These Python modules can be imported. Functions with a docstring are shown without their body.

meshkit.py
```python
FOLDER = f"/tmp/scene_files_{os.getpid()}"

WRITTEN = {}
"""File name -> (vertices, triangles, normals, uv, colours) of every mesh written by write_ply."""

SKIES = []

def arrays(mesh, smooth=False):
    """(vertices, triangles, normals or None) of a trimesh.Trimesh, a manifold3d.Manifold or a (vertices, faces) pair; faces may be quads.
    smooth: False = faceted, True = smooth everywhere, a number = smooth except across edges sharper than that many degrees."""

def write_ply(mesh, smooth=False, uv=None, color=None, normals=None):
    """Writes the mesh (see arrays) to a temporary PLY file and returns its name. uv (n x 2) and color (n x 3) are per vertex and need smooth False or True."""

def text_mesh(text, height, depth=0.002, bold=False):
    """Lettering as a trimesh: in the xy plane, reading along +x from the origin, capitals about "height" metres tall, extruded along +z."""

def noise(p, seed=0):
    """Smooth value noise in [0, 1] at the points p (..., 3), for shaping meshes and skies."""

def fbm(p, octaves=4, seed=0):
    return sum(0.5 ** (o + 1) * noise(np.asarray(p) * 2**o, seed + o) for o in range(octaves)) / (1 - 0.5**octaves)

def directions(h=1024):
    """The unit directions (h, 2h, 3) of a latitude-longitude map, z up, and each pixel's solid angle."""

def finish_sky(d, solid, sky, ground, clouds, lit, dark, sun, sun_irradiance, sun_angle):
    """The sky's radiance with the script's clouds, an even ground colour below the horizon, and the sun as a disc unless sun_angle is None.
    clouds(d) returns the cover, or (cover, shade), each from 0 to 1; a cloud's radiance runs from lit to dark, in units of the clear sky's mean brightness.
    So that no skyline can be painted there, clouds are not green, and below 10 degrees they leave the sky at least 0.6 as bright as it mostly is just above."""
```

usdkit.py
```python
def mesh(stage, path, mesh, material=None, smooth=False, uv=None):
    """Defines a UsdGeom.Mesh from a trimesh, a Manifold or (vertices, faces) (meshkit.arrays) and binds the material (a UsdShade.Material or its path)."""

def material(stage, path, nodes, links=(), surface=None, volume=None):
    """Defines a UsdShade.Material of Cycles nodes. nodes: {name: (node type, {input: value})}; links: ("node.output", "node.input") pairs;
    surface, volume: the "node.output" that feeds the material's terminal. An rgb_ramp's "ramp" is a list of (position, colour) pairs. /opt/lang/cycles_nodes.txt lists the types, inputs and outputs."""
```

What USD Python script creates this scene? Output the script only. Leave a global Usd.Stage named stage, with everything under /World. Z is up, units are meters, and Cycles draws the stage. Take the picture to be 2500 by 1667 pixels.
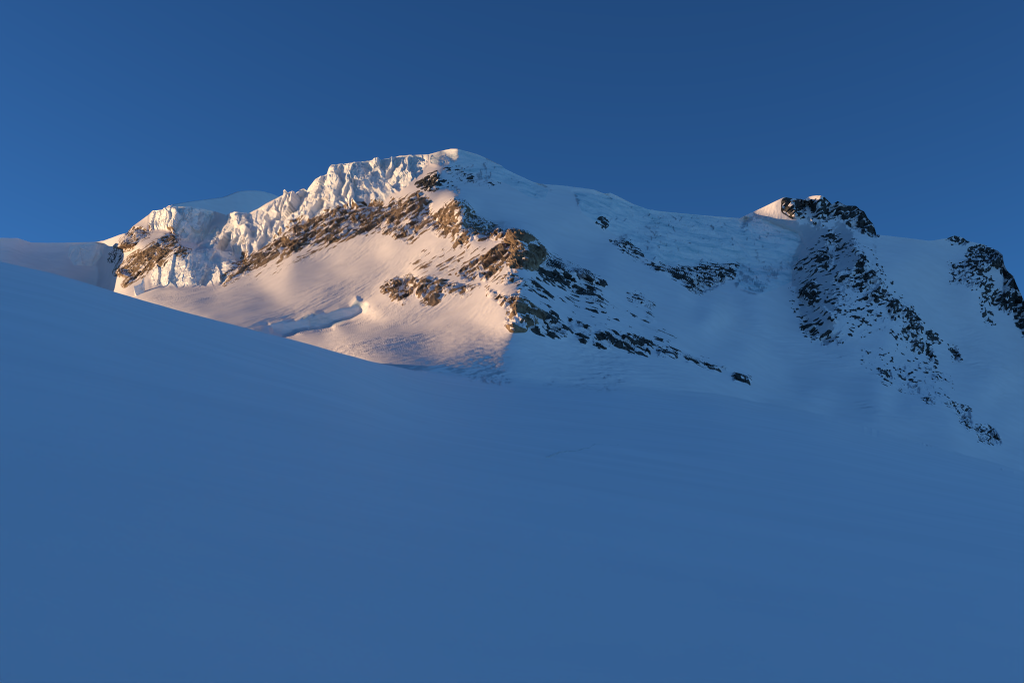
import math, numpy as np, usdkit, meshkit
from pxr import Usd, UsdGeom, UsdLux, UsdShade, Gf
from scipy.interpolate import LinearNDInterpolator
from scipy.ndimage import gaussian_filter, gaussian_filter1d, distance_transform_edt, map_coordinates
from scipy.spatial import cKDTree
from scipy.sparse import coo_matrix
from scipy.sparse.csgraph import connected_components

stage = Usd.Stage.CreateInMemory()
UsdGeom.Xform.Define(stage, '/World'); UsdGeom.Scope.Define(stage, '/World/Looks')
# ---------------------------------------------------------------- camera, sky, sun, exposure
PITCH = math.radians(12.0)
FOCAL = 2500.0                                   # focal length in the units of the survey table below
cam = UsdGeom.Camera.Define(stage, '/World/camera')
cam.CreateHorizontalApertureAttr(36.0); cam.CreateFocalLengthAttr(36.0)
cam.AddTranslateOp().Set((0, 0, 0)); cam.AddRotateXOp().Set(90 + math.degrees(PITCH))
cam.CreateClippingRangeAttr((0.1, 60000.0)); cam.CreateExposureAttr(0.12)
SUN_AZ, SUN_EL = math.radians(-82.0), math.radians(5.2)
SUN = np.array([math.sin(SUN_AZ) * math.cos(SUN_EL), math.cos(SUN_AZ) * math.cos(SUN_EL), math.sin(SUN_EL)])
dome = UsdLux.DomeLight.Define(stage, '/World/sky')
sky_m = usdkit.material(stage, '/World/Looks/clear_sky', {
    's': ('sky_texture', dict(sky_type='single_scattering', sun_disc=False, sun_elevation=SUN_EL, sun_rotation=SUN_AZ,
                              altitude=3500.0, air_density=1.0, aerosol_density=0.1, ozone_density=4.5)),
    'b': ('background_shader', {'strength': 0.15})}, [('s.color', 'b.color')], surface='b.background')
UsdShade.MaterialBindingAPI.Apply(dome.GetPrim()).Bind(sky_m)
sun = UsdLux.DistantLight.Define(stage, '/World/sun')
sun.CreateIntensityAttr(1.25); sun.CreateAngleAttr(0.5); sun.CreateNormalizeAttr(True); sun.CreateColorAttr((1.0, 0.70, 0.37))
sun.AddOrientOp().Set(Gf.Quatf(Gf.Rotation(Gf.Vec3d(0, 0, 1), Gf.Vec3d(*SUN)).GetQuat()))

# ---------------------------------------------------------------- helpers
def tag(prim, label=None, cat=None, group=None, kind=None):
    p = prim.GetPrim() if hasattr(prim, 'GetPrim') else prim
    for k, v in (('label', label), ('category', cat), ('group', group), ('kind', kind)):
        if v: p.SetCustomDataByKey(k, v)
tag(dome, 'clear deep blue morning sky, paler towards the left', 'sky', kind='structure')
used = {}
def numbered(path):
    n = used.get(path, 0); used[path] = n + 1
    return path if n == 0 else f'{path}_{n:03d}'
def world(px, py, Z):
    """A survey point: bearing (px across, py down from the view's corner, FOCAL to the radian) and distance Z along the view axis, in metres."""
    x, v = (px - 1250.0) / FOCAL, (833.5 - py) / FOCAL
    return np.stack([Z * x, Z * (math.cos(PITCH) - v * math.sin(PITCH)), Z * (math.sin(PITCH) + v * math.cos(PITCH))], -1)
def normals(v, f):
    n = np.zeros_like(v); c = np.cross(v[f[:, 1]] - v[f[:, 0]], v[f[:, 2]] - v[f[:, 0]])
    for k in range(3): np.add.at(n, f[:, k], c)
    return n / np.maximum(np.linalg.norm(n, axis=1, keepdims=True), 1e-9)
def noise(p, s, seed=0): return meshkit.noise(np.asarray(p) / np.asarray(s, float), seed) * 2 - 1
def fbm(p, s, o=4, seed=0): return meshkit.fbm(np.asarray(p) / np.asarray(s, float), o, seed) * 2 - 1
def smooth(a, b, x): t = np.clip((x - a) / (b - a), 0, 1); return t * t * (3 - 2 * t)

def put(path, v, f, mat, n=None, extra=None):
    """One mesh of the faces f, keeping only the vertices they use."""
    ids, inv = np.unique(f, return_inverse=True)
    m = usdkit.mesh(stage, path, (v[ids], inv.reshape(-1, 3)), mat)
    if n is not None:
        from pxr import Vt
        m.CreateNormalsAttr(Vt.Vec3fArray.FromNumpy(n[ids].astype(np.float32))); m.SetNormalsInterpolation('vertex')
    return m

# ---------------------------------------------------------------- materials
def snow_material(name, albedo, grain, bump, stretch=(1, 1, 1)):
    return usdkit.material(stage, f'/World/Looks/{name}', {
        'g': ('geometry', {}), 'm': ('mapping', {'scale': stretch}),
        'n': ('noise_texture', {'scale': grain, 'detail': 5.0, 'roughness': 0.6}),
        'ms': ('mapping', {'scale': (0.35, 1.0, 1.6)}), 't': ('noise_texture', {'scale': 0.03, 'detail': 6.0, 'roughness': 0.6}),
        'r': ('rgb_ramp', {'ramp': [(0.3, tuple(c * 0.915 for c in albedo)), (0.7, albedo)]}),
        'b': ('bump', {'strength': bump, 'distance': 0.5}),
        'p': ('principled_bsdf', {'roughness': 0.65, 'specular_ior_level': 0.15})},
        [('g.position', 'm.vector'), ('m.vector', 'n.vector'), ('g.position', 'ms.vector'), ('ms.vector', 't.vector'), ('t.fac', 'r.fac'), ('r.color', 'p.base_color'),
         ('n.fac', 'b.height'), ('b.normal', 'p.normal')], surface='p.BSDF')
SNOW = snow_material('wind_packed_snow', (0.89, 0.775, 0.735), 0.25, 0.25)
NEAR = snow_material('smooth_snow', (0.89, 0.775, 0.735), 0.6, 0.12, (0.35, 1, 1))
CRUST = snow_material('old_grey_crust', (0.52, 0.47, 0.46), 0.6, 0.1)
ICE = usdkit.material(stage, '/World/Looks/glacier_ice', {
    'g': ('geometry', {}), 'm': ('mapping', {'scale': (0.05, 0.05, 0.018)}),
    'n': ('noise_texture', {'scale': 1.0, 'detail': 6.0, 'roughness': 0.65}),
    'r': ('rgb_ramp', {'ramp': [(0.32, (0.74, 0.74, 0.72)), (0.42, (0.87, 0.82, 0.77)), (0.6, (0.92, 0.84, 0.775))]}),
    'n2': ('noise_texture', {'scale': 0.25, 'detail': 5.0, 'roughness': 0.6}), 'b': ('bump', {'strength': 0.35, 'distance': 1.0}),
    'p': ('principled_bsdf', {'roughness': 0.45, 'specular_ior_level': 0.3})},
    [('g.position', 'm.vector'), ('m.vector', 'n.vector'), ('n.fac', 'r.fac'), ('r.color', 'p.base_color'), ('g.position', 'n2.vector'),
     ('n2.fac', 'b.height'), ('b.normal', 'p.normal')], surface='p.BSDF')
BLUE = usdkit.material(stage, '/World/Looks/banded_blue_ice', {
    'g': ('geometry', {}), 'm': ('mapping', {'scale': (0.012, 0.012, 0.05)}),
    'n': ('noise_texture', {'scale': 1.0, 'detail': 7.0, 'roughness': 0.68, 'distortion': 0.6}),
    'r': ('rgb_ramp', {'ramp': [(0.30, (0.36, 0.50, 0.52)), (0.44, (0.66, 0.69, 0.68)), (0.56, (0.86, 0.79, 0.745))]}),
    'n2': ('noise_texture', {'scale': 0.2, 'detail': 5.0, 'roughness': 0.6}), 'b': ('bump', {'strength': 0.4, 'distance': 1.5}),
    'p': ('principled_bsdf', {'roughness': 0.5, 'specular_ior_level': 0.25})},
    [('g.position', 'm.vector'), ('m.vector', 'n.vector'), ('n.fac', 'r.fac'), ('r.color', 'p.base_color'), ('g.position', 'n2.vector'),
     ('n2.fac', 'b.height'), ('b.normal', 'p.normal')], surface='p.BSDF')
def rock_material(name, dark, mid, light):
    return usdkit.material(stage, f'/World/Looks/{name}', {
        'g': ('geometry', {}), 'n': ('noise_texture', {'scale': 0.07, 'detail': 8.0, 'roughness': 0.7}),
        'r': ('rgb_ramp', {'ramp': [(0.3, dark), (0.5, mid), (0.7, light)]}),
        'n2': ('noise_texture', {'scale': 0.35, 'detail': 4.0, 'roughness': 0.6}), 'b': ('bump', {'strength': 0.35, 'distance': 1.0}),
        'p': ('principled_bsdf', {'roughness': 0.85, 'specular_ior_level': 0.2})},
        [('g.position', 'n.vector'), ('n.fac', 'r.fac'), ('r.color', 'p.base_color'), ('g.position', 'n2.vector'), ('n2.fac', 'b.height'),
         ('b.normal', 'p.normal')], surface='p.BSDF')
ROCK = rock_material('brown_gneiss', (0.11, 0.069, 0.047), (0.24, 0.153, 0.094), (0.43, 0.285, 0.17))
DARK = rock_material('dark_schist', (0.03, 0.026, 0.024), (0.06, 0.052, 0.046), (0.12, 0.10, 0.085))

# ---------------------------------------------------------------- the glacier slope the camera stands on: its profile along every bearing
def bearing(px, py):
    d = world(np.asarray(px, float), np.asarray(py, float), 1.0)
    return np.arctan2(d[..., 0], d[..., 1]), d[..., 2] / np.hypot(d[..., 0], d[..., 1])
# the crest on the left (the line where the slope rolls over), and further right the line where it runs into the mountain's foot
LINE = np.array([(-150,602,800,1),(0,633,780,1),(150,668,780,1),(294,710,800,1),(387,736,820,1),(543,778,850,1),(717,826,900,1),(860,868,960,1),(930,888,1080,0.97),(1000,903,1400,.8),(1100,920,1750,.64),(1250,934,1850,.60),(1500,955,1850,.60),(1750,985,1850,.60),(2000,1035,1800,.6),(2250,1105,1700,.6),(2500,1175,1550,.6),(2700,1235,1450,.6)])
az_l, tn_l = bearing(LINE[:, 0], LINE[:, 1])
def tilt(a): return -0.17 * np.sin(a) + 0.10 * np.cos(a)   # the ground round the viewer tilts down to the right
k_l = (1 - LINE[:, 3]) ** 2
T_l = (tn_l - tilt(az_l) * k_l) / (1 - k_l)
az_t = np.concatenate([np.radians([-180, -150, -125, -105, -90, -72, -55, -42]), az_l, np.radians([45, 70, 100, 140, 180])])
tn_t = np.concatenate([np.tan(np.radians([-2, 6, 12, 16, 18, 18.5, 17.5, 16.5])), T_l, np.tan(np.radians([-2, -8, -11, -8, -2]))])
rc_t = np.concatenate([[900, 900, 900, 950, 1000, 1050, 1050, 900], LINE[:, 2], [1300, 1200, 1000, 1000, 900]])
fine_az = np.linspace(-math.pi, math.pi, 7201)
tn_f = gaussian_filter1d(np.interp(fine_az, az_t, tn_t), 16); rc_f = gaussian_filter1d(np.interp(fine_az, az_t, rc_t), 26)
def ground(a, r):
    """Height of the glacier slope at bearing a and distance r."""
    tn, rc = np.interp(a, fine_az, tn_f), np.interp(a, fine_az, rc_f)
    T = r / rc; tc = np.minimum(T, 1.7)
    return r * (tn * (1 - (1 - tc) ** 2) + tilt(a) * np.clip(1 - tc, 0, 1) ** 2) - 1.7 - np.maximum(T - 1.7, 0) * rc * 0.35

# ---------------------------------------------------------------- the mountain: survey of its skyline and its faces (bearing across, bearing down, distance)
SKYLINE = [(-220,586,2380),(-150,584,2400),(0,581,2400),(45,582,2430),(75,592,2460),(120,593,2490),(230,591,2540),(252,588,2545),(272,581,2500),(290,574,2440),(310,568,2400),(325,552,2390),(362,525,2370),(375,514,2360),(393,513,2340),(400,511,2335),
 (413,501,2330),(420,506,2320),(450,504,2330),(480,507,2350),(520,515,2390),(553,525,2420),(566,520,2310),(572,517,2290),(590,520,2290),(605,521,2300),(630,510,2300),(650,497,2290),(690,477,2290),(708,468,2280),(718,467,2275),(721,474,2290),(730,465,2270),
 (742,460,2265),(748,466,2280),(752,460,2265),(760,450,2255),(771,437,2245),(798,426,2230),(803,411,2225),(810,403,2220),(840,400,2230),(900,393,2250),(960,386,2270),(975,381,2270),(1010,378,2275),(1045,378,2285),(1075,369,2290),
 (1100,364,2285),(1116,364,2275),(1120,365,2280),(1140,370,2300),(1165,377,2320),(1190,388,2340),(1225,405,2350),(1232,412,2350),(1260,426,2360),(1300,444,2390),(1320,449,2400),(1370,453,2420),(1420,459,2420),(1450,463,2420),
 (1475,473,2420),(1490,471,2410),(1510,480,2430),(1545,498,2450),(1580,511,2460),(1620,517,2470),(1700,525,2490),(1806,533,2540),(1820,526,2640),(1860,508,2590),(1915,481,2500),(1930,484,2500),(1955,486,2520),(1963,488,2600),(1976,480,2570),(1998,477,2480),(2010,479,2530),(2022,490,2520),
 (2031,500,2510),(2045,491,2500),(2055,497,2490),(2065,502,2480),(2090,503,2460),(2100,512,2450),(2110,517,2440),(2118,532,2420),(2130,545,2400),(2136,560,2390),(2140,573,2400),(2190,578,2400),(2270,588,2350),(2313,582,2350),
 (2330,575,2355),(2350,580,2350),(2360,588,2345),(2400,597,2330),(2415,604,2310),(2435,612,2290),(2448,622,2180),(2452,648,2150),(2460,662,2130),(2475,675,2110),(2480,690,2090),(2490,712,2070),(2500,735,2050),(2560,800,1950),(2650,850,1850),(2800,900,1750)]
FACES = [  # far left slopes and the icefall's foot
 (0,600,2390),(0,640,2330),(0,720,2180),(-200,640,2300),(-200,760,2100),(75,620,2430),(120,625,2460),(120,660,2385),(120,740,2230),(190,612,2500),(248,612,2515),(266,668,2490),(250,730,2380),(185,800,2200),(180,650,2450),(302,612,2375),(291,650,2270),(284,690,2200),(270,742,2010),
 (300,600,2220),(340,600,2150),(290,670,2090),(360,640,2080),(430,590,2090),(300,705,2020),(340,690,2000),(395,600,2110),
 (365,562,2330),(430,572,2260),(452,535,2290),(500,575,2330),(510,540,2370),(440,545,2270),(480,605,2230),(540,600,2210),(560,560,2260),(525,560,2340),(580,545,2230),(600,560,2210),(620,545,2235),
 (398,640,1990),(385,685,1965),(430,622,1985),(470,614,2010),(520,612,2070),(590,630,2110),(460,655,1945),(540,660,1985),(400,702,1925),(470,702,1890),(540,694,1880),
 (330,722,1900),(395,726,1830),(470,712,1800),(545,697,1800),
 # the lit face between the rock band and the glacier
 (398,741,1620),(470,722,1690),(548,702,1770),(620,690,1790),(500,770,1460),(600,745,1540),(620,800,1400),(700,690,1690),(800,650,1790),(850,690,1650),(900,610,1830),(1000,620,1742),(960,660,1692),(1000,690,1580),(700,750,1530),(780,720,1580),
 (896,750,1550),(905,735,1560),
 (740,818,1330),(820,800,1360),(900,756,1440),(940,752,1450),(900,870,1085),(800,840,1270),(700,850,1300),(960,800,1330),(1050,800,1310),(1000,888,1066),(960,892,1045),(1045,890,1074),(1100,874,1118),(1150,862,1150),(1200,850,1180),(1268,836,1222),(1000,915,1015),(1100,905,1085),(1200,890,1150),(1300,880,1190),(1400,890,1220),(1150,790,1300),(1200,830,1225),(1050,838,1225),(1150,828,1222),(1300,838,1230),(1250,858,1188),
 # the rock band under the icefall and the icefall
 (560,680,1870),(600,664,1880),(714,604,1910),(792,594,1900),(846,560,1940),(930,548,1940),(560,650,1980),(602,628,2040),(660,595,2060),(729,543,2070),(846,513,2060),(936,497,2060),
 (640,560,2170),(700,530,2160),(770,480,2150),(810,440,2150),(810,500,2090),(850,450,2130),(900,460,2110),(870,410,2190),(940,400,2220),(940,440,2150),(1000,430,2140),(1000,455,2080),(1040,420,2150),(1030,395,2240),
 # the main ridge, from the summit down to the spur
 (1118,392,2240),(1060,425,2110),(1071,440,2080),(1065,468,2030),(1045,490,1980),(1050,520,1930),(1000,560,1850),(960,575,1840),(1062,520,1900),(1080,560,1790),(1110,488,1830),(1140,505,1800),(1130,560,1700),(1220,566,1640),(1110,600,1670),(1190,585,1650),
 (1228,590,1610),(1180,620,1580),(1242,568,1570),(1286,571,1555),(1312,596,1555),(1325,620,1540),(1270,600,1530),(1280,650,1450),(1235,640,1490),(1240,670,1430),(1180,670,1500),(1120,660,1540),(1060,650,1590),(1030,690,1500),(960,700,1560),(1000,735,1450),(1090,715,1440),(1160,710,1430),
 (1230,695,1390),(1275,712,1345),(1262,745,1290),(1250,800,1220),(1330,780,1290),(1285,795,1235),(1215,740,1330),(1100,750,1390),
 (1330,650,1530),(1400,660,1590),(1470,690,1600),(1400,710,1520),(1465,728,1500),(1310,690,1440),(1400,770,1390),(1330,810,1260),(1440,830,1280),(1530,860,1290),(1640,868,1320),(1750,900,1340),(1830,930,1330),(1500,790,1400),(1590,750,1620),(1650,830,1430),(1560,690,1820),
 # the shaded face east of the ridge and its shoulder
 (1090,470,2080),(1150,440,2180),(1110,470,2100),(1160,510,2000),(1220,540,1995),(1240,552,1998),(1180,470,2130),(1140,470,2108),(1262,554,2012),(1284,559,2020),(1302,569,2022),(1320,586,1990),(1338,611,1930),(1352,620,1905),(1400,640,1900),(1480,676,1750),(1200,460,2170),(1300,490,2180),(1400,520,2170),(1400,580,2080),(1500,610,2040),(1600,660,1950),(1680,712,1850),(1600,720,1780),
 (1750,765,1690),(1830,860,1510),(1800,900,1420),(1700,850,1470),(1900,940,1390),(1680,790,1600),
 # the hanging glacier, its bowl and the couloir
 (1485,590,2160),(1540,625,2080),(1600,655,2020),(1690,715,1960),(1472,545,2210),(1500,520,2340),(1560,560,2330),(1600,596,2230),(1700,600,2290),(1790,602,2320),(1700,566,2370),(1700,638,2250),(1800,642,2290),(1790,682,2130),(1700,668,2140),(1620,638,2170),
 (1800,568,2410),(1900,548,2520),(1960,580,2440),(1900,600,2360),(1850,650,2270),(1930,650,2290),(1760,720,2010),(1850,720,1990),(1790,790,1850),(1860,850,1720),(1920,920,1560),(1950,800,1900),
 # the eastern rib and the slopes either side of it
 (1845,530,2560),(1885,516,2500),(1905,528,2500),(1940,525,2460),(2000,540,2440),(2020,535,2460),(2110,560,2380),(2060,560,2400),(2027,570,2380),(2000,615,2260),(2044,612,2270),(1950,655,2230),(1975,700,2050),(1960,735,2050),(2090,610,2180),(2120,645,2090),(2140,690,2010),(2080,700,2000),(2060,660,2070),
 (2170,730,1960),(2196,755,1920),(2110,760,1900),(2030,780,1850),(2000,830,1840),(2100,850,1790),(2245,800,1910),(2248,855,1830),(2280,885,1770),(2200,950,1610),(2050,930,1560),(2150,900,1700),(2330,870,1860),(2360,1010,1500),(2440,1075,1380),(2300,960,1590),
 (2150,620,2200),(2200,640,2150),(2200,700,2060),(2280,640,2215),(2300,740,2080),(2250,740,2040),(2340,820,1960),(2320,640,2240),(2370,620,2260),(2400,650,2160),(2440,665,2160),(2380,700,2090),(2430,750,2060),(2480,770,2020),(2400,800,1980),(2450,880,1830),(2500,850,1920),
 (2500,960,1720),(2600,900,1920),(2600,1040,1620),(2750,1000,1780),(2500,1080,1420),
 # the foot, running on under the glacier's surface
 (900,940,970),(1100,960,1025),(1250,960,1070),(1500,980,1080),(1800,1040,1080),(2000,1090,1060),(2200,1150,1000),(2500,1290,830),(2800,1400,760),(2800,1150,1330),(600,930,1150),(400,880,1300),(200,850,2200),(0,830,2100),(-220,830,1950),
 (1950,990,1250),(2150,1050,1180),(2350,1130,1070),(2600,1230,1080)]
BOTTOM = [(-220,800),(0,760),(200,800),(400,860),(650,900),(900,940),(1100,985),(1250,995),(1500,1000),(1800,1030),(2000,1080),(2200,1140),(2500,1280),(2800,1390)]
WALL = [(x, y, 1726 + (x - 690) * 0.12) for x, y in ((690,785),(720,781),(744,774),(768,767),(792,761),(828,753),(855,746),(872,731))] + [(x, y, 1720 + (x - 690) * 0.12) for x, y in ((690,812),(720,810),(745,806),(780,800),(812,794),(855,778),(884,764))]
wl = np.array(WALL); wl[:, 2] /= 1 + 0.32 * np.clip((1230 - wl[:, 0]) / 900, 0, 1)
FACES = FACES + [tuple(q) for q in wl]                     # the ice step across the lit slope stands square to the view
DU, NV = 1.3, 430
us = np.arange(-160, 2700, DU)
sk, fc = np.array(SKYLINE, float), np.array(FACES, float)
for q in (sk, fc): q[:, 2] *= 1 + 0.32 * np.clip((1230 - q[:, 0]) / 900, 0, 1); q[:, 2] *= 1 + 0.06 * np.clip((q[:, 0] - 2230) / 270, 0, 1) + 0.17 * np.clip((q[:, 0] - 1330) / 1170, 0, 1.2)      # both flanks swing away from the viewer
sky_y = np.interp(us, sk[:, 0], sk[:, 1]); bot_y = np.interp(us, *np.array(BOTTOM, float).T)
bot_y = gaussian_filter1d(bot_y, 30)
tt = np.linspace(0, 1, NV)
U = np.broadcast_to(us[:, None], (len(us), NV)); PY = sky_y[:, None] + (bot_y - sky_y)[:, None] * tt[None]
pts = np.vstack([sk, fc])
Winv = LinearNDInterpolator(pts[:, :2], 1.0 / pts[:, 2])
# evaluated on an even chart, softened there, then read at the mesh's own points
cx, cy = np.arange(-200, 2780, 2.0), np.arange(350, 1400, 2.0)
CX, CY = np.meshgrid(cx, cy, indexing='ij')
chart = Winv(CX, CY)
top = np.interp(cx, sk[:, 0], sk[:, 1])
bad = np.isnan(chart) | (CY < top[:, None])
idx = distance_transform_edt(bad, return_distances=False, return_indices=True)
# above the skyline each column repeats its topmost value, so the crest stays where it was surveyed
first = np.clip(np.ceil((top - cy[0]) / 2).astype(int) + 1, 0, len(cy) - 1)
rows = np.maximum(np.arange(len(cy))[None], first[:, None])
chart = np.take_along_axis(np.where(np.isnan(chart), chart[idx[0], idx[1]], chart), rows, 1)
fine = gaussian_filter(chart, 2.0); broad = gaussian_filter(chart, 7.5); soft = gaussian_filter(chart, 9.0); apron = gaussian_filter(chart, 13.0)
def read(a, px, py): return map_coordinates(a, [(np.ravel(px) - cx[0]) / 2, (np.ravel(py) - cy[0]) / 2], order=1, mode='nearest').reshape(np.shape(px))

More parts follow.
